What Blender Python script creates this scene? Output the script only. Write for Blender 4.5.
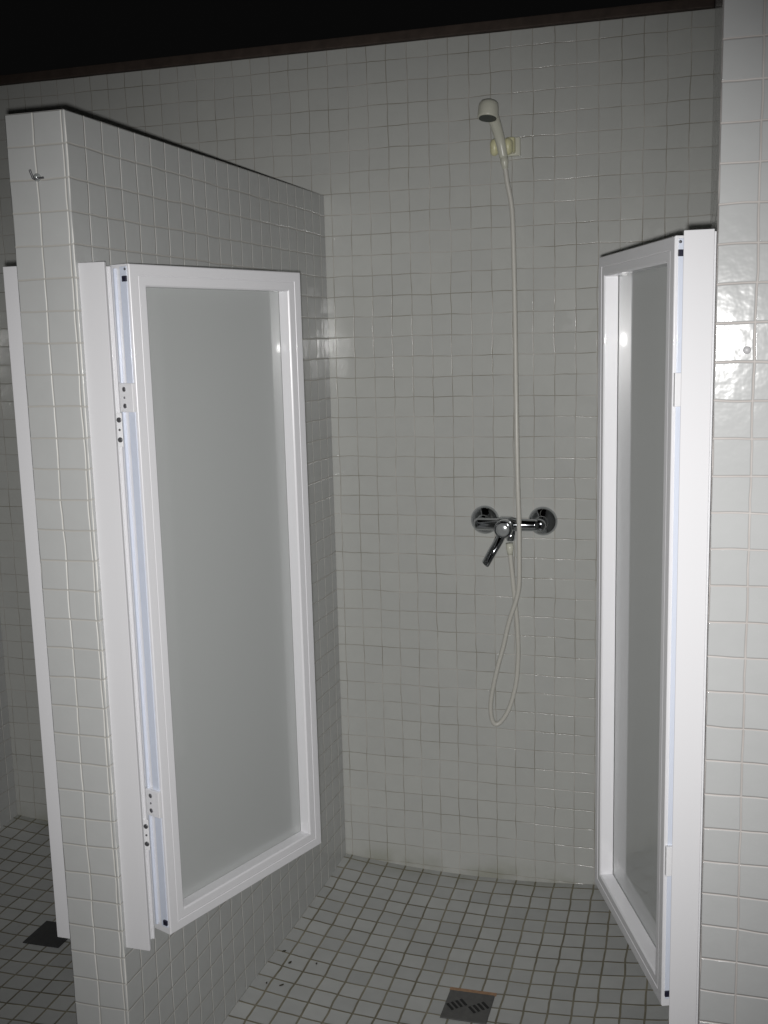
import bpy, bmesh, math, random
from mathutils import Vector, Matrix
for o in list(bpy.data.objects): bpy.data.objects.remove(o)
scene = bpy.context.scene
col = scene.collection
T = 0.053                       # one mosaic tile with its joint, metres

def V(X, D, Z):                 # X right, D out from the back wall, Z up, in tiles
    return Vector((X*T, -D*T, Z*T))

# ------------------------------------------------------------------ camera
FPX, CX, CD, CZ = 1056.504, 17.9047, 51.1876, 27.8233
YAW, PIT, ROL = 0.2892, 0.1610, -0.0262
fw = Vector((-math.sin(YAW)*math.cos(PIT), math.cos(YAW)*math.cos(PIT), -math.sin(PIT)))
rt = Vector((math.cos(YAW), math.sin(YAW), 0)); up = rt.cross(fw)
r2 = rt*math.cos(ROL)+up*math.sin(ROL); u2 = up*math.cos(ROL)-rt*math.sin(ROL)
cam = bpy.data.cameras.new('camera'); camo = bpy.data.objects.new('camera', cam); col.objects.link(camo)
cam.sensor_fit = 'HORIZONTAL'; cam.sensor_width = 36; cam.lens = FPX/768*36
cam.clip_start = .01
M = Matrix((( r2.x, u2.x, -fw.x, CX*T), (r2.y, u2.y, -fw.y, -CD*T), (r2.z, u2.z, -fw.z, CZ*T), (0,0,0,1)))
camo.matrix_world = M
scene.camera = camo

# ------------------------------------------------------------------ light: the camera's flash, a little below and left of the lens
w = bpy.data.worlds.new('world'); scene.world = w; w.use_nodes = True
w.node_tree.nodes['Background'].inputs[0].default_value = (1, 1, 1, 1)
w.node_tree.nodes['Background'].inputs[1].default_value = 0.0025
fl = bpy.data.lights.new('flash', 'SPOT'); flo = bpy.data.objects.new('flash', fl); col.objects.link(flo)
fl.energy = 138; fl.spot_size = math.radians(80); fl.spot_blend = 1; fl.shadow_soft_size = .009
fl.color = (1, .985, .97)
FM = M @ Matrix.Rotation(math.radians(-3.2), 4, 'X'); FM.translation = V(17.70, 51.2, 27.45); flo.matrix_world = FM

scene.view_settings.view_transform = 'Standard'
scene.view_settings.look = 'None'
scene.view_settings.exposure = 0.0
scene.view_settings.gamma = 1
scene.view_settings.use_curve_mapping = False

# ------------------------------------------------------------------ materials
def new_mat(name):
    m = bpy.data.materials.new(name); m.use_nodes = True
    nt = m.node_tree; return m, nt, nt.nodes['Principled BSDF']

def plain(name, colr, rough=.4, metal=0, coat=0, ior=1.5, noise=0.0, nscale=30, bump=0):
    m, nt, b = new_mat(name)
    b.inputs['Base Color'].default_value = (*colr, 1)
    b.inputs['Roughness'].default_value = rough; b.inputs['Metallic'].default_value = metal
    b.inputs['Coat Weight'].default_value = coat; b.inputs['Coat Roughness'].default_value = .03
    b.inputs['IOR'].default_value = ior
    if noise or bump:
        tc = nt.nodes.new('ShaderNodeTexCoord'); n = nt.nodes.new('ShaderNodeTexNoise')
        n.inputs['Scale'].default_value = nscale; n.inputs['Detail'].default_value = 4
        nt.links.new(tc.outputs['Object'], n.inputs['Vector'])
        if noise:
            r = nt.nodes.new('ShaderNodeMapRange'); r.inputs['To Min'].default_value = 1-noise; r.inputs['To Max'].default_value = 1+noise
            h = nt.nodes.new('ShaderNodeVectorMath'); h.operation = 'SCALE'; h.inputs[0].default_value = colr
            nt.links.new(n.outputs['Fac'], r.inputs['Value']); nt.links.new(r.outputs[0], h.inputs['Scale'])
            nt.links.new(h.outputs[0], b.inputs['Base Color'])
        if bump:
            bp = nt.nodes.new('ShaderNodeBump'); bp.inputs['Strength'].default_value = bump; bp.inputs['Distance'].default_value = .002
            nt.links.new(n.outputs['Fac'], bp.inputs['Height']); nt.links.new(bp.outputs[0], b.inputs['Normal'])
    return m

def tile_mat(name, c1, c2, grout, grout2, rough, mortar=.035, tilt=.02, bump=.5, wave=.035, ripple=.15, vary=.04, hdark=None, grime=None):
    """glazed mosaic: UV is in tile units, joints lie on whole numbers"""
    m, nt, b = new_mat(name); N = nt.nodes.new; L = nt.links.new
    uv = N('ShaderNodeUVMap'); uv.uv_map = 'UVMap'
    # hand laid: joints wander a little
    n1 = N('ShaderNodeTexNoise'); n1.inputs['Scale'].default_value = .55; n1.inputs['Detail'].default_value = 2
    L(uv.outputs[0], n1.inputs['Vector'])
    s1 = N('ShaderNodeVectorMath'); s1.operation = 'SUBTRACT'; s1.inputs[1].default_value = (.5, .5, .5); L(n1.outputs['Color'], s1.inputs[0])
    s2 = N('ShaderNodeVectorMath'); s2.operation = 'SCALE'; s2.inputs['Scale'].default_value = wave*4; L(s1.outputs[0], s2.inputs[0])
    ad = N('ShaderNodeVectorMath'); ad.operation = 'ADD'; L(uv.outputs[0], ad.inputs[0]); L(s2.outputs[0], ad.inputs[1])
    def brick(ms, sm):
        k = N('ShaderNodeTexBrick'); k.offset = 0; k.squash = 1
        k.inputs['Scale'].default_value = 1; k.inputs['Brick Width'].default_value = 1; k.inputs['Row Height'].default_value = 1
        k.inputs['Mortar Size'].default_value = ms; k.inputs['Mortar Smooth'].default_value = sm; k.inputs['Bias'].default_value = 0
        L(ad.outputs[0], k.inputs['Vector']); return k
    bk = brick(mortar, .25); bk.inputs['Color1'].default_value = (*c1, 1); bk.inputs['Color2'].default_value = (*c2, 1)
    # joint colour wanders between clean and dirty
    n2 = N('ShaderNodeTexNoise'); n2.inputs['Scale'].default_value = .45; n2.inputs['Detail'].default_value = 5; L(uv.outputs[0], n2.inputs['Vector'])
    rp = N('ShaderNodeMapRange'); rp.inputs['From Min'].default_value = .38; rp.inputs['From Max'].default_value = .62; L(n2.outputs['Fac'], rp.inputs['Value'])
    mx = N('ShaderNodeMix'); mx.data_type = 'RGBA'; mx.inputs['A'].default_value = (*grout, 1); mx.inputs['B'].default_value = (*grout2, 1)
    L(rp.outputs[0], mx.inputs['Factor']); L(mx.outputs['Result'], bk.inputs['Mortar'])
    # faint marbling and water marks
    n3 = N('ShaderNodeTexNoise'); n3.inputs['Scale'].default_value = 1.3; n3.inputs['Detail'].default_value = 6; L(uv.outputs[0], n3.inputs['Vector'])
    r3 = N('ShaderNodeMapRange'); r3.inputs['To Min'].default_value = 1-vary; r3.inputs['To Max'].default_value = 1+vary; L(n3.outputs['Fac'], r3.inputs['Value'])
    sc = N('ShaderNodeVectorMath'); sc.operation = 'SCALE'; L(bk.outputs['Color'], sc.inputs[0]); L(r3.outputs[0], sc.inputs['Scale'])
    last = sc.outputs[0]
    sx = N('ShaderNodeSeparateXYZ'); L(ad.outputs[0], sx.inputs[0])
    if hdark:                                   # the level joints are darker than the upright ones
        fr = N('ShaderNodeMath'); fr.operation = 'PINGPONG'; fr.inputs[1].default_value = .5; L(sx.outputs['Y'], fr.inputs[0])
        lt = N('ShaderNodeMath'); lt.operation = 'LESS_THAN'; lt.inputs[1].default_value = mortar; L(fr.outputs[0], lt.inputs[0])
        mm = N('ShaderNodeMath'); mm.operation = 'MULTIPLY'; L(lt.outputs[0], mm.inputs[0]); L(bk.outputs['Fac'], mm.inputs[1])
        hx = N('ShaderNodeMix'); hx.data_type = 'RGBA'; L(mm.outputs[0], hx.inputs['Factor']); L(last, hx.inputs['A']); hx.inputs['B'].default_value = (*hdark, 1)
        last = hx.outputs['Result']
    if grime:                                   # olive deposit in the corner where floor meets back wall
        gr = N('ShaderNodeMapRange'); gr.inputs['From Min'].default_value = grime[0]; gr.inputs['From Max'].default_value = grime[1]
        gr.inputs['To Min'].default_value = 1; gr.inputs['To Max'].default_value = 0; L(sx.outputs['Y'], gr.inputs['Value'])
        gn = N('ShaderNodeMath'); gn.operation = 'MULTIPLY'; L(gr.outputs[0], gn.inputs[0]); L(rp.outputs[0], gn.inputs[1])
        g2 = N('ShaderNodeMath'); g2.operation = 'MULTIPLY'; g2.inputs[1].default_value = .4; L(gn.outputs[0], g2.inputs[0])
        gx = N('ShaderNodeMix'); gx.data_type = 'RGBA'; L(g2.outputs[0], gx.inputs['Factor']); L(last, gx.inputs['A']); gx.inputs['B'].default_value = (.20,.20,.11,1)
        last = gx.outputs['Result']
    L(last, b.inputs['Base Color'])
    rr = N('ShaderNodeMapRange'); rr.inputs['To Min'].default_value = rough; rr.inputs['To Max'].default_value = .55
    L(bk.outputs['Fac'], rr.inputs['Value']); L(rr.outputs[0], b.inputs['Roughness'])
    # each tile leans its own way
    fl_ = N('ShaderNodeVectorMath'); fl_.operation = 'FLOOR'; L(ad.outputs[0], fl_.inputs[0])
    wn = N('ShaderNodeTexWhiteNoise'); wn.noise_dimensions = '3D'; L(fl_.outputs[0], wn.inputs['Vector'])
    w1 = N('ShaderNodeVectorMath'); w1.operation = 'SUBTRACT'; w1.inputs[1].default_value = (.5, .5, .5); L(wn.outputs['Color'], w1.inputs[0])
    w2 = N('ShaderNodeVectorMath'); w2.operation = 'SCALE'; w2.inputs['Scale'].default_value = tilt; L(w1.outputs[0], w2.inputs[0])
    ge = N('ShaderNodeNewGeometry')
    w3 = N('ShaderNodeVectorMath'); w3.operation = 'ADD'; L(ge.outputs['Normal'], w3.inputs[0]); L(w2.outputs[0], w3.inputs[1])
    w4 = N('ShaderNodeVectorMath'); w4.operation = 'NORMALIZE'; L(w3.outputs[0], w4.inputs[0])
    # glaze ripple + pillowed edge
    bh = brick(mortar*1.6, 1.0)
    n4 = N('ShaderNodeTexNoise'); n4.inputs['Scale'].default_value = 2.6; n4.inputs['Detail'].default_value = 2; L(uv.outputs[0], n4.inputs['Vector'])
    m4 = N('ShaderNodeMath'); m4.operation = 'MULTIPLY'; m4.inputs[1].default_value = ripple; L(n4.outputs['Fac'], m4.inputs[0])
    m5 = N('ShaderNodeMath'); m5.operation = 'SUBTRACT'; L(m4.outputs[0], m5.inputs[0]); L(bh.outputs['Fac'], m5.inputs[1])
    bp = N('ShaderNodeBump'); bp.inputs['Strength'].default_value = bump; bp.inputs['Distance'].default_value = .0012
    L(m5.outputs[0], bp.inputs['Height']); L(w4.outputs[0], bp.inputs['Normal']); L(bp.outputs[0], b.inputs['Normal'])
    b.inputs['IOR'].default_value = 1.5
    return m

M_wall = tile_mat('wall_tile', (.49,.50,.495), (.51,.52,.515), (.80,.79,.76), (.66,.65,.61), .14, mortar=.031, hdark=(.50,.49,.46), ripple=.2, bump=.8)
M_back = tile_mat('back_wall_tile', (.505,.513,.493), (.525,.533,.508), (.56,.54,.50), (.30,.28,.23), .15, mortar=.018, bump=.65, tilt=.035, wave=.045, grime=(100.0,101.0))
M_right = tile_mat('front_wall_tile', (.49,.50,.50), (.505,.515,.515), (.60,.57,.55), (.50,.47,.45), .12, mortar=.030, tilt=.012, ripple=.35, bump=1.0)
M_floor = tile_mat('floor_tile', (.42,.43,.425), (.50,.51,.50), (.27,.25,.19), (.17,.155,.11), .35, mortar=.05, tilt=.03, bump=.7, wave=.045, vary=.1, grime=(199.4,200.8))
M_white = plain('white_lacquered_aluminium', (.79,.79,.815), .26, coat=.3)
M_jamb = plain('white_lacquered_jamb', (.70,.70,.72), .6, ior=1.12)
M_channel = plain('pale_aluminium_channel', (.70,.75,.86), .2, coat=.4)
M_hinge = plain('white_hinge_metal', (.82,.82,.84), .35)
M_black = plain('black_plastic', (.012,.012,.03), .5)
M_screw = plain('dull_steel', (.16,.16,.17), .35, metal=.6)
M_gap = plain('gap_shade', (.10,.13,.14), .5)
M_chrome = plain('chrome', (.50,.52,.54), .09, metal=1)
M_cap = plain('grey_cap', (.42,.44,.44), .2, metal=.4)
M_plastic = plain('cream_plastic', (.62,.62,.53), .3)
M_plastic2 = plain('yellowed_plastic', (.68,.66,.42), .35)
M_hose = plain('cream_hose', (.60,.59,.54), .35)
M_face = plain('dark_spray_plate', (.03,.04,.035), .4)
M_drain = plain('blackened_steel', (.12,.12,.118), .45, metal=.35, noise=.3, nscale=80, bump=.3)
M_drain2 = plain('darker_steel', (.05,.05,.052), .45, metal=.35, noise=.3, nscale=80, bump=.3)  # darker version of the drain steel, for the far-left drain
M_rust = plain('rusty_edge', (.36,.22,.13), .8, noise=.4, nscale=120)
M_slot = plain('drain_hole', (.02,.02,.02), .9)
M_dirt = plain('dark_dirt', (.05,.045,.03), .9)
M_ceil = plain('dark_boards', (.012,.010,.009), .9, noise=.5, nscale=5)  # near-black base tone for the high roof boards
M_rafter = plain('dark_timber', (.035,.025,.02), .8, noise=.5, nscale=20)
M_plate = plain('brown_timber_plate', (.06,.043,.034), .75, noise=.5, nscale=35, bump=.4)
def frosted():
    m, nt, b = new_mat('frosted_panel')
    b.inputs['Base Color'].default_value = (.54,.56,.555,1)
    b.inputs['Roughness'].default_value = .45
    b.inputs['Transmission Weight'].default_value = .22
    b.inputs['Coat Weight'].default_value = 1; b.inputs['Coat Roughness'].default_value = .015; b.inputs['Coat IOR'].default_value = 1.5
    return m
M_glass = frosted()

# ------------------------------------------------------------------ helpers
def link(name, bm, mat, parent=None, smooth=False, mats=None):
    me = bpy.data.meshes.new(name); bmesh.ops.recalc_face_normals(bm, faces=bm.faces[:]); bm.to_mesh(me); bm.free()
    for mm in (mats or [mat]): me.materials.append(mm)
    if smooth:
        for p in me.polygons: p.use_smooth = True
    o = bpy.data.objects.new(name, me); col.objects.link(o)
    if parent: o.parent = parent
    return o
def tag(o, label=None, cat=None, group=None, kind=None):
    if label: o['label'] = label
    if cat: o['category'] = cat
    if group: o['group'] = group
    if kind: o['kind'] = kind
    return o
def empty(name, loc, label, cat, group=None):
    o = bpy.data.objects.new(name, None); col.objects.link(o); o.location = loc; o.empty_display_size = .05
    return tag(o, label, cat, group)
def local(bm, root):            # move world-built geometry into its root's frame
    bmesh.ops.translate(bm, verts=bm.verts[:], vec=-root.location); return bm
def bevel(o, wd, seg=2, ang=.6):
    b = o.modifiers.new('bevel', 'BEVEL'); b.width = wd; b.segments = seg; b.limit_method = 'ANGLE'; b.angle_limit = ang
    o.data.polygons.foreach_set('use_smooth', [True]*len(o.data.polygons))
    wn = o.modifiers.new('wn', 'WEIGHTED_NORMAL'); wn.keep_sharp = False
    return o
def hexa(bm, pts):              # 8 points: bottom ring, top ring
    v = [bm.verts.new(p) for p in pts]
    for f in ((0,1,2,3),(4,5,6,7),(0,1,5,4),(1,2,6,5),(2,3,7,6),(3,0,4,7)): bm.faces.new([v[i] for i in f])
    return v
def boxT(bm, x0,x1,d0,d1,z0,z1):
    return hexa(bm, [V(x0,d0,z0),V(x1,d0,z0),V(x1,d1,z0),V(x0,d1,z0),V(x0,d0,z1),V(x1,d0,z1),V(x1,d1,z1),V(x0,d1,z1)])
def frame_of(d):
    d = d.normalized(); a = Vector((0,0,1)) if abs(d.z) < .9 else Vector((1,0,0))
    x = d.cross(a).normalized(); return x, d.cross(x).normalized()
def lathe(bm, p, d, prof, n=32, start=None):   # prof: (distance along d, radius) in metres
    x, y = frame_of(d); d = d.normalized(); rings = []
    for h, r in prof:
        if r < 1e-6: rings.append([bm.verts.new(p+d*h)])
        else: rings.append([bm.verts.new(p+d*h+x*(r*math.cos(2*math.pi*i/n))+y*(r*math.sin(2*math.pi*i/n))) for i in range(n)])
    for a, b in zip(rings, rings[1:]):
        for i in range(n):
            j = (i+1) % n
            if len(a) == 1 and len(b) == 1: continue
            if len(a) == 1: bm.faces.new((a[0], b[i], b[j]))
            elif len(b) == 1: bm.faces.new((a[i], a[j], b[0]))
            else: bm.faces.new((a[i], a[j], b[j], b[i]))
    if len(rings[0]) > 1: bm.faces.new(rings[0])
    if len(rings[-1]) > 1: bm.faces.new(rings[-1])
def sweep(bm, pts, rads, n=16, squash=None):
    rings = []; prev = None
    for i, p in enumerate(pts):
        t = (pts[min(i+1, len(pts)-1)]-pts[max(i-1, 0)]).normalized()
        if prev is None: x, y = frame_of(t)
        else: x = (prev-t*prev.dot(t)).normalized(); y = t.cross(x)
        prev = x; r = rads[i] if isinstance(rads, list) else rads
        q = squash or (1, 1)
        rings.append([bm.verts.new(p+x*(r*q[0]*math.cos(2*math.pi*k/n))+y*(r*q[1]*math.sin(2*math.pi*k/n))) for k in range(n)])
    for a, b in zip(rings, rings[1:]):
        for i in range(n): bm.faces.new((a[i], a[(i+1) % n], b[(i+1) % n], b[i]))
    bm.faces.new(rings[0]); bm.faces.new(rings[-1])
def spline(P, k=8):
    out = []
    for i in range(len(P)-1):
        p0, p1, p2, p3 = P[max(i-1, 0)], P[i], P[i+1], P[min(i+2, len(P)-1)]
        for j in range(k):
            t = j/k
            out.append(.5*((2*p1)+(p2-p0)*t+(2*p0-5*p1+4*p2-p3)*t*t+(3*p1-p0-3*p2+p3)*t**3))
    out.append(P[-1]); return out

def wall(name, pts, mat, ux=0.0, ud=0.0, uz=0.0, flip_base=False, bev=.0025):
    """pts in tile units (X,D,Z): bottom ring then top ring; UVs in tile units per face direction"""
    bm = bmesh.new(); hexa(bm, [V(*p) for p in pts]); bmesh.ops.recalc_face_normals(bm, faces=bm.faces[:])
    uvl = bm.loops.layers.uv.new('UVMap')
    for f in bm.faces:
        n = f.normal
        for l in f.loops:
            x, d, z = l.vert.co.x/T, -l.vert.co.y/T, l.vert.co.z/T
            if abs(n.y) > .7: l[uvl].uv = (x-ux+100, z-uz+100)
            elif abs(n.x) > .7: l[uvl].uv = (d-ud+100, z-uz+300)
            else: l[uvl].uv = (x-ux+500, d-ud+500)
    o = link(name, bm, mat); tag(o, kind='structure')
    if bev: bevel(o, bev, 3)
    return o

# ------------------------------------------------------------------ the room
S, LP = .03, 21.6793            # lean of the partition in plan, its length
DR, XR = 21.8756, 18.3335       # front plane and edge of the right wall
def floor_z(X, D):
    c = 9.0 if X > -1.2 else -11.8
    h = max(-1.15, min(1.15, (X-c)/9)); d = max(0, min(12, D))/10
    z = -.2661+.2659*h+.6687*h*h-.6933*d+.3617*d*d-.1401*h*d
    if D > 12: z += (-.35-z)*min(1, (D-12)/12)
    return z
bm = bmesh.new(); uvl = bm.loops.layers.uv.new('UVMap')
xs = [-24+i*.5 for i in range(int(70/.5)+1)]; ds = [-1+i*.5 for i in range(int(62/.5)+1)]
g = [[bm.verts.new(V(x, d, floor_z(x, d))) for d in ds] for x in xs]
for i in range(len(xs)-1):
    for j in range(len(ds)-1):
        f = bm.faces.new((g[i][j], g[i+1][j], g[i+1][j+1], g[i][j+1]))
        for l in f.loops: l[uvl].uv = (l.vert.co.x/T-.3727+200, -l.vert.co.y/T-.3937+200)
tag(link('floor', bm, M_floor, smooth=True), kind='structure')
for f in bpy.data.objects['floor'].data.polygons: pass

wall('wall_back', [(-26,-4,-2),(46,-4,-2),(46,0,-2),(-26,0,-2),(-26,-4,41.75),(46,-4,41.75),(46,0,41.75),(-26,0,41.75)], M_back, ux=.3727)
wall('wall_middle', [(0,0,-2),(-S*LP,LP,-2),(-S*LP-2.12,LP,-2),(-2.12,0,-2),(0,0,35),(-S*LP,LP,35),(-S*LP-2.12,LP,35),(-2.12,0,35)], M_wall,
     ux=-S*LP-.12, ud=LP)
wall('wall_right', [(XR,0,-2),(46,0,-2),(46,DR,-2),(XR,DR,-2),(XR,0,50),(46,0,50),(46,DR,50),(XR,DR,50)], M_right, ux=XR, ud=DR, uz=.03)
wall('wall_left', [(-22.9,0,-2),(-20.9,0,-2),(-20.9,LP+4,-2),(-22.9,LP+4,-2),(-22.9,0,35),(-20.9,0,35),(-20.9,LP+4,35),(-22.9,LP+4,35)], M_wall, ux=-20.9, ud=LP)
# brown timber plate lying on the back wall, dark roof high above
bm = bmesh.new()
N = 30
for k in range(1):
    hexa(bm, [V(-26,-3.5,41.76),V(XR-.02,-3.5,41.76),V(XR-.02,.22,41.76),V(-26,.22,41.76),V(-26,-3.5,42.25),V(XR-.02,-3.5,42.25),V(XR-.02,.12,42.25),V(-26,.12,42.25)])
o = link('trim_1', bm, M_plate); tag(o, kind='structure'); bevel(o, .003, 2)
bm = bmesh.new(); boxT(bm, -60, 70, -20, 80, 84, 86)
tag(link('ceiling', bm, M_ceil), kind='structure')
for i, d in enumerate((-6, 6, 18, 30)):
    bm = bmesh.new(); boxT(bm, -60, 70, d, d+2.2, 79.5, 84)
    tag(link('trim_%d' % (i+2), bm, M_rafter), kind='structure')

# ------------------------------------------------------------------ shower doors
ZT, ZB = 30.45, 7.30
def make_door(label, H, E, sg, jamb, jamb_body, wid, thick, hinge_z, plate, cat='door', group=None):
    """H, E: (X,D) of the leaf's hinge edge and free edge; sg: side of the visible face; w grows into the leaf"""
    H = Vector(H); E = Vector(E); e = (E-H).normalized(); n = Vector((-e.y, e.x))*sg
    W = (E-H).length
    root = empty('shower_door', V(H.x, H.y, ZB), label, cat, group)
    def P(u, w_, z):
        p = H+e*u-n*w_; return V(p.x, p.y, z)
    def lbox(bm, u0,u1,w0,w1,z0,z1): return hexa(bm, [P(u0,w0,z0),P(u1,w0,z0),P(u1,w1,z0),P(u0,w1,z0),P(u0,w0,z1),P(u1,w0,z1),P(u1,w1,z1),P(u0,w1,z1)])
    # frame: one mitred profile run round the leaf
    prof = [(0,thick),(0,.03),(.03,0),(.345,0),(.355,.022),(.375,.022),(.385,.008),(wid-.05,.01),(wid,.06),(wid,.50),(wid-.12,.50),(wid-.12,.66),(wid,.66),(wid,thick)]
    bm = bmesh.new(); rings = []
    for ins, w_ in prof:
        rings.append([bm.verts.new(P(u, w_, z)) for u, z in ((ins, ZB+ins),(W-ins, ZB+ins),(W-ins, ZT-ins),(ins, ZT-ins))])
    for a, b in zip(rings, rings[1:]+rings[:1]):
        for i in range(4): bm.faces.new((a[i], a[(i+1) % 4], b[(i+1) % 4], b[i]))
    bevel(link('door_frame', local(bm, root), M_white, root), .0006, 2, .5)
    bm = bmesh.new(); lbox(bm, wid-.10, W-wid+.10, .515, .645, ZB+wid-.10, ZT-wid+.10)
    tag(link('frosted_panel', local(bm, root), M_glass, root), 'grey frosted door panel')
    # hinge side channel: ribs standing on the leaf edge
    bm = bmesh.new()
    lbox(bm, -.035, .0, .10, .42, ZB+.25, ZT-.08); lbox(bm, -.10, .0, .60, .68, ZB+.25, ZT-.12); lbox(bm, -.06, 0, .84, thick, ZB+.1, ZT-.08)
    bevel(link('hinge_channel', local(bm, root), M_channel, root), .0008, 2)
    for zc in (ZT-.47, ZB+.45):
        bm = bmesh.new(); lbox(bm, -.10, -.03, .08, .26, zc-.09, zc+.09)
        bevel(link('end_plug', local(bm, root), M_black, root), .0005, 2)
    bm = bmesh.new(); p = P(-.04, .14, ZT-.17); dirv = (P(-1, 0, 0)-P(0, 0, 0))
    lathe(bm, p, dirv, [(0,.0022),(.0012,.0022),(.0016,.001),(.0016,0)], 16)
    link('screw', local(bm, root), M_screw, root, smooth=True)
    for zc in hinge_z:
        bm = bmesh.new(); lbox(bm, -.16, -.02, .02, .92, zc-.47, zc+.47)
        lbox(bm, -.30, -.02, .80, .92, zc-.40, zc+.40)
        hg = bevel(link('hinge', local(bm, root), M_hinge, root), .0008, 2)
        for dz, r in ((.27,.0042),(0,.002),(-.27,.0042)):
            bm = bmesh.new(); lathe(bm, P(-.16, .42, zc+dz), dirv, [(-.001,r),(.0006,r),(.0012,r*.7),(.0012,0)], 16)
            link('screw', local(bm, root), M_screw, hg, smooth=True)
    # jamb: flat front flange with a body channel behind
    x0, x1, d0 = jamb; bx0, bx1, bd = jamb_body
    bm = bmesh.new(); boxT(bm, x0, x1, d0-.12, d0, ZB, ZT); boxT(bm, bx0, bx1, bd, d0-.12, ZB+.12, ZT-.05)
    jb = bevel(link('door_jamb', local(bm, root), M_jamb, root), .001, 2)
    # seal strip down the free edge
    bm = bmesh.new(); lbox(bm, W, W+.10, .30, .42, ZB+.5, ZT-.05)
    link('edge_seal', local(bm, root), M_channel, root)
    return root, P, lbox, W, e, n
# left door
HL, EL = (0.50, 20.43), (3.373, 12.658)
xl = -S*21.5
root, P, lbox, W, e, n = make_door('white-framed frosted shower door folded open against the left partition, whole panel facing the stall',
      HL, EL, 1, (xl-.01, .26, 21.51), (xl+.02, -.02, 20.95), .71, .93, (26.2, 12.2), None)
# ridged rail and strike plates standing behind the left flange
bm = bmesh.new(); boxT(bm, -.1, .06, 21.10, 21.22, ZB+.1, ZT-.1)
for v in bm.verts: pass
link('jamb_gap_shade', local(bm, root), M_gap, root)  # dark strip standing in for the shade in the gap behind the flange
bm = bmesh.new(); boxT(bm, -.40, .13, 20.86, 20.94, ZB+.1, ZT-.1); boxT(bm, -.40, .06, 20.95, 20.99, ZB+.1, ZT-.1)
bevel(link('jamb_rail', local(bm, root), M_white, root), .0008, 2)
for zc in (25.2, 11.3):
    bm = bmesh.new(); boxT(bm, .02, .22, 20.94, 21.0, zc-.55, zc+.55)
    sp = bevel(link('strike_plate', local(bm, root), M_hinge, root), .0008, 2)
    for dz, r in ((.32,.0045),(0,.002),(-.32,.0045)):
        bm = bmesh.new(); lathe(bm, V(.13, 21.0, zc+dz), Vector((0,-1,0)), [(0,r),(.0008,r),(.0012,r*.7),(.0012,0)], 16)
        link('screw', local(bm, root), M_screw, sp, smooth=True)
# right door
make_door('white-framed frosted shower door swung into the stall at the right, seen at a sharp angle',
      (17.249, 20.351), (14.57, 13.243), -1, (17.50, 18.27, 21.80), (17.62, XR-.01, 21.05), .68, .93, (26.25, 12.15), None)
# flange of the neighbouring stall's door
xn = -S*21.5-2.12
root = empty('door_jamb', V(xn, 21.5, ZB), 'narrow white door jamb on the far left, left of the tiled partition end', 'door jamb')
bm = bmesh.new(); boxT(bm, xn-.62, xn+.02, 21.39, 21.51, ZB, ZT)
bevel(link('flange', local(bm, root), M_jamb, root), .001, 2)
bm = bmesh.new(); boxT(bm, xn-.45, xn-.01, 20.9, 21.38, ZB+.1, ZT-.05)
bevel(link('channel', local(bm, root), M_white, root), .001, 2)

# ------------------------------------------------------------------ shower mixer
mx = empty('shower_mixer', V(9.3, 0, 18.87), 'chrome single-lever shower mixer on the back wall between two round rosettes', 'tap')
ZM = 18.87; OUT = Vector((0,-1,0))
for X in (7.92, 10.80):
    bm = bmesh.new(); lathe(bm, V(X, 0, ZM), OUT, [(-.002,.038),(.002,.038),(.006,.037),(.012,.0335),(.018,.026),(.021,.019),(.023,.0160),(.030,.0155)], 40)
    link('rosette', local(bm, mx), M_chrome, mx, smooth=True)
    bm = bmesh.new(); lathe(bm, V(X, .35, ZM), OUT, [(0,.0125),(.030,.0125),(.032,.0155),(.052,.0155),(.055,.012)], 32)
    link('union_nut', local(bm, mx), M_chrome, mx, smooth=True)
bm = bmesh.new()
lathe(bm, V(7.62, 1.25, ZM), Vector((1,0,0)), [(0,0),(.001,.010),(.006,.0148),(.012,.0155),(.060,.0160),(.070,.0205),(.098,.0205),(.108,.0165),(.157,.0155),(.163,.0148),(.168,.010),(.169,0)], 40)
link('valve_body', local(bm, mx), M_chrome, mx, smooth=True)
bm = bmesh.new()
lathe(bm, V(9.22, 1.0, ZM-.06), OUT, [(0,.0215),(.040,.0225),(.052,.0235),(.066,.0235),(.071,.0215),(.072,.0190)], 40)
link('cartridge_housing', local(bm, mx), M_chrome, mx, smooth=True)
bm = bmesh.new(); lathe(bm, V(9.22, 2.34, ZM-.06), OUT, [(0,.0175),(.003,.0170),(.005,.012),(.0062,.005),(.0064,0)], 32)
link('cartridge_cap', local(bm, mx), M_cap, mx, smooth=True)
bm = bmesh.new()
pts = spline([V(9.12,2.0,18.55), V(9.0,2.25,18.25), V(8.78,2.45,17.85), V(8.56,2.52,17.45), V(8.42,2.5,17.2), V(8.36,2.5,17.12)], 5)
nr = len(pts); sweep(bm, pts, [.0135-.002*i/(nr-1) if i < nr-4 else (.0112,.0100,.0078,.004)[i-nr+4] for i in range(nr)], 20, (1, .72))
link('lever', local(bm, mx), M_chrome, mx, smooth=True)
bm = bmesh.new(); lathe(bm, V(9.42, 1.3, ZM-.25), Vector((0,0,-1)), [(0,.0115),(.024,.0115),(.026,.0095),(.028,.0095)], 24)
link('hose_outlet', local(bm, mx), M_chrome, mx, smooth=True)

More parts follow.
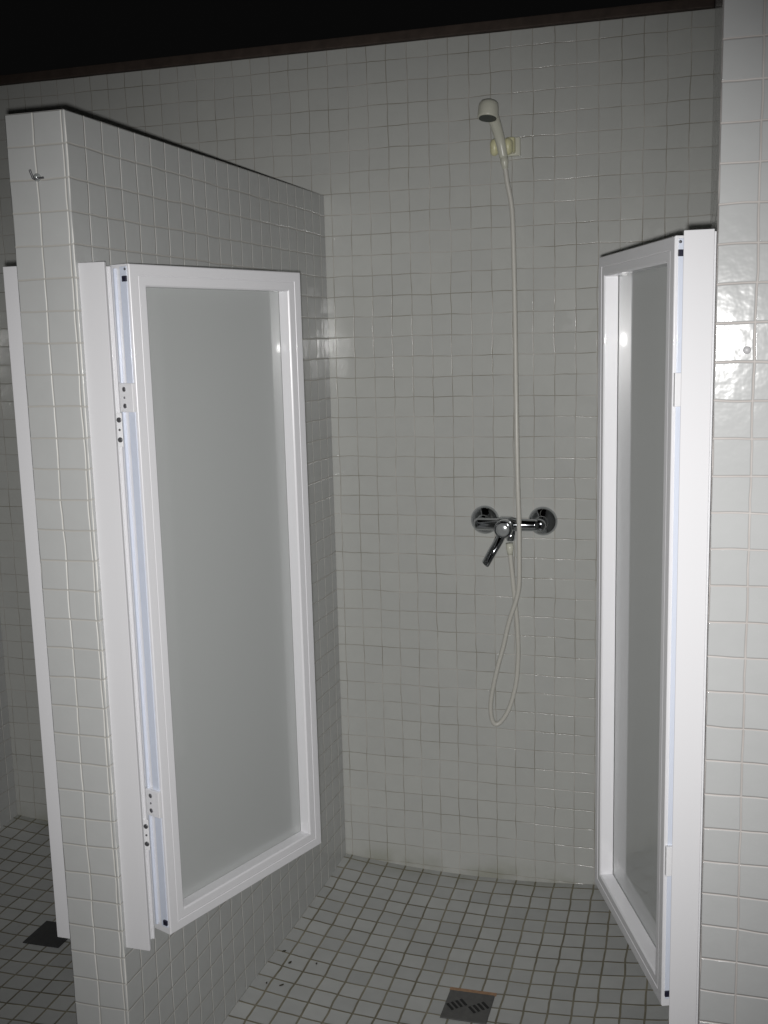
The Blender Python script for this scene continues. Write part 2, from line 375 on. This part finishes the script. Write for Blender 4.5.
# ------------------------------------------------------------------ pixel-free ray placement of the hanging hose: points in tile units
def cr(u, v, D):                # where the sight line of a measured point meets the plane D
    d = fw+r2*((u-384)/FPX)-u2*((v-512)/FPX)
    t = (-D+CD)/(d.y); return V(CX+t*d.x, D, CZ+t*d.z)
hp = [(503.8,157,1.25),(507,181,1.2),(511,202,1.15),(512.8,225,1.15),(514.5,290,1.25),(515.5,350,1.5),(516.5,420,1.85),(517.6,480,2.0),(519,524,2.0),(519.3,560,1.9),
      (519,585,1.75),(516.2,600,1.6),(509,622,1.4),(503.6,645.6,1.2),(498,666,1.1),(492.9,689,.95),(490.6,706,.85),(492,719,.75),(495.8,724.3,.7),(501.5,721,.62),
      (508,711,.55),(513.3,696,.5),(516.8,678,.5),(518.2,655,.55),(518,640,.65),(516.8,619,.8),(514.6,597,1.0),(512.4,575,1.15),(510.4,556,1.28),(509.6,544,1.3)]
bm = bmesh.new(); hp_ = spline([cr(*p) for p in hp], 14)
# ribbed hose
sweep(bm, hp_, [(.0064 if i % 2 else .0059) for i in range(len(hp_))], 12)
hose = link('shower_hose', bm, M_hose, smooth=True)
tag(hose, 'long cream ribbed hose hanging in a loop down the back wall past the mixer', 'hose')
# fittings at both ends
for p, q in ((hp_[0], hp_[6]), (hp_[-1], hp_[-9])):
    bm = bmesh.new(); lathe(bm, p-(q-p).normalized()*.002, q-p, [(0,.0098),(.016,.0098),(.022,.0078),(.030,.0072)], 20)
    link('hose_fitting', bm, M_plastic, hose, smooth=True)

# ------------------------------------------------------------------ holder and handset
hd = empty('handset_holder', V(9.4, 0, 36.5), 'yellowed cream plastic wall bracket gripping the shower handset', 'bracket')
bm = bmesh.new(); boxT(bm, 9.05, 9.80, 0, .22, 36.15, 37.0)
bevel(link('wall_plate', local(bm, hd), M_plastic, hd), .003, 3)
bm = bmesh.new(); boxT(bm, 9.2, 9.6, .2, .62, 36.25, 36.95)
bevel(link('arm', local(bm, hd), M_plastic2, hd), .004, 3)
for px in (-.36, .27):
    bm = bmesh.new()
    c = V(9.10+px, 1.0, 36.45)
    lathe(bm, c-Vector((0,0,.020)), Vector((0,-.1,1)), [(0,0),(.002,.006),(.008,.010),(.028,.011),(.037,.008),(.041,0)], 20)
    link('grip_jaw', local(bm, hd), M_plastic2, hd, smooth=True)
bm = bmesh.new(); boxT(bm, 8.92, 9.55, .45, .85, 36.2, 36.8)
bevel(link('grip_back', local(bm, hd), M_plastic2, hd), .005, 3)

hs = empty('shower_handset', cr(502.5, 156, 1.2), 'cream plastic hand shower with dark spray face, tilted in its bracket', 'shower head')
bm = bmesh.new()
pb = cr(503.5, 157, 1.25); pm = cr(499.5, 138, 1.45); pu = cr(494, 120, 2.0); ph = cr(489.5, 108.5, 2.45)
pts = spline([pb, pm, pu, ph], 8); nr = len(pts)
sweep(bm, pts, [.0105+.005*i/(nr-1) for i in range(nr)], 24)
link('handle', local(bm, hs), M_plastic, hs, smooth=True)
hc = cr(488.3, 109.5, 2.55); ax = Vector((-.05, -.20, -.97)).normalized()
bm = bmesh.new(); lathe(bm, hc-ax*.024, ax, [(.002,0),(.0035,.012),(.007,.019),(.012,.0225),(.020,.0240),(.042,.0245),(.045,.0235),(.045,.0205)], 40)
link('head', local(bm, hs), M_plastic, hs, smooth=True)
bm = bmesh.new(); lathe(bm, hc+ax*.0205, ax, [(0,.0208),(.0015,.0205),(.002,0)], 40)
sf = link('spray_face', local(bm, hs), M_face, hs); tag(sf, 'dark perforated spray face')

# ------------------------------------------------------------------ floor drains
def drain(X, D, label, rust):
    z = floor_z(X+1, D+1)
    r = empty('floor_drain', V(X+1, D+1, z), label, 'drain')
    def q(bm, x0,x1,d0,d1,h0,h1):
        f = lambda x, d: floor_z(x, d)
        return hexa(bm, [V(a, b, f(a, b)+h0) for a, b in ((x0,d0),(x1,d0),(x1,d1),(x0,d1))]+[V(a, b, f(a, b)+h1) for a, b in ((x0,d0),(x1,d0),(x1,d1),(x0,d1))])
    bm = bmesh.new(); q(bm, X, X+2, D, D+2, -.1, .045)
    bevel(link('grate', local(bm, r), M_drain if rust else M_drain2, r), .001, 2)
    if rust:
        bm = bmesh.new(); q(bm, X-.03, X+2.05, D-.2, D, -.1, .035)
        tag(link('rusty_rim', local(bm, r), M_rust, r), 'rust-brown rim strip along the back edge')
    bm = bmesh.new()
    zz = .075
    for cx, cd, ang in (((X+.52, D+1.0, .85),(X+1.48, D+1.0, .85)) if rust else ()):
        for k in (-1.5,-.5,.5,1.5):
            du = Vector((math.cos(ang), math.sin(ang))); dv = Vector((-du.y, du.x))
            c = Vector((cx, cd))+dv*k*.22
            P_ = []
            for s_, t_ in ((-1,-1),(1,-1),(1,1),(-1,1)):
                p = c+du*.24*s_+dv*.055*t_; P_.append(p)
            hexa(bm, [V(p.x, p.y, floor_z(p.x, p.y)+.0) for p in P_]+[V(p.x, p.y, floor_z(p.x, p.y)+zz) for p in P_])
    if rust: link('slots', local(bm, r), M_slot, r)
    else: bm.free()
drain(8.0, 9.58, 'square dark metal floor drain with slanted slots in the middle of the main stall', True)
drain(-12.95, 8.95, 'square dark floor drain in the dim stall at the far left', False)

# ------------------------------------------------------------------ hook, plug, dirt
hk = empty('wall_hook', V(-1.8, LP, 33.0), 'small bent wire hook on the end of the tiled partition', 'hook')
bm = bmesh.new()
sweep(bm, spline([cr(43.5,177.6,LP+.10), cr(38,178.2,LP+.25), cr(33.6,178.6,LP+.3), cr(31.5,174.5,LP+.33), cr(29.7,169.8,LP+.36)], 6), .0018, 10)
link('wire', local(bm, hk), M_screw, hk, smooth=True)
bm = bmesh.new(); lathe(bm, cr(37.5,177.5,LP), OUT, [(-.001,.0065),(.002,.0065),(.005,.0045),(.008,.003),(.008,0)], 20)
link('base', local(bm, hk), M_cap, hk, smooth=True)
pl = empty('wall_plug', V(19.14, DR, 27.33), 'small round screw cap in a tile of the right front wall', 'screw cap')
bm = bmesh.new(); lathe(bm, V(19.14, DR, 27.33), OUT, [(-.001,.0055),(.0012,.0052),(.002,.004),(.0024,0)], 24)
link('cap', local(bm, pl), plain('grey_screw_cap', (.45,.45,.46), .4), pl, smooth=True)
def onfloor(u, v):
    d = fw+r2*((u-384)/FPX)-u2*((v-512)/FPX); z = 0
    for _ in range(6):
        t = (z-CZ)/d.z; X, D = CX+t*d.x, CD-t*d.y; z = floor_z(X, D)
    return X, D, z
random.seed(4)
specs = [(284,951.6,.16,'elongated dark speck nearest the partition foot, farthest back'), (290,963,.17,'curled brown speck on the second tile column from the partition'),
         (316.6,964,.12,'small brown speck standing apart to the right of the others'), (281.7,985.5,.16,'round black speck mid tile, darkest of them'),
         (266.6,983.4,.11,'faint speck beside the partition, left of the black one')]
for u, v, s_, lab in specs:
    X, D, z = onfloor(u, v)
    r = bmesh.new(); bmesh.ops.create_icosphere(r, subdivisions=2, radius=s_*T*.5)
    a = random.random()*3
    for vv in r.verts:
        vv.co.z *= .35; vv.co.x *= 1.3; vv.co.y *= .7; vv.co = Matrix.Rotation(a, 3, 'Z') @ vv.co
        vv.co *= 1+random.uniform(-.2, .2)
    o = link('dirt_speck', r, M_dirt, smooth=True); o.location = V(X, D, z+.03)
    tag(o, lab+', on the shower floor', 'dirt', 'dirt specks on the shower floor')
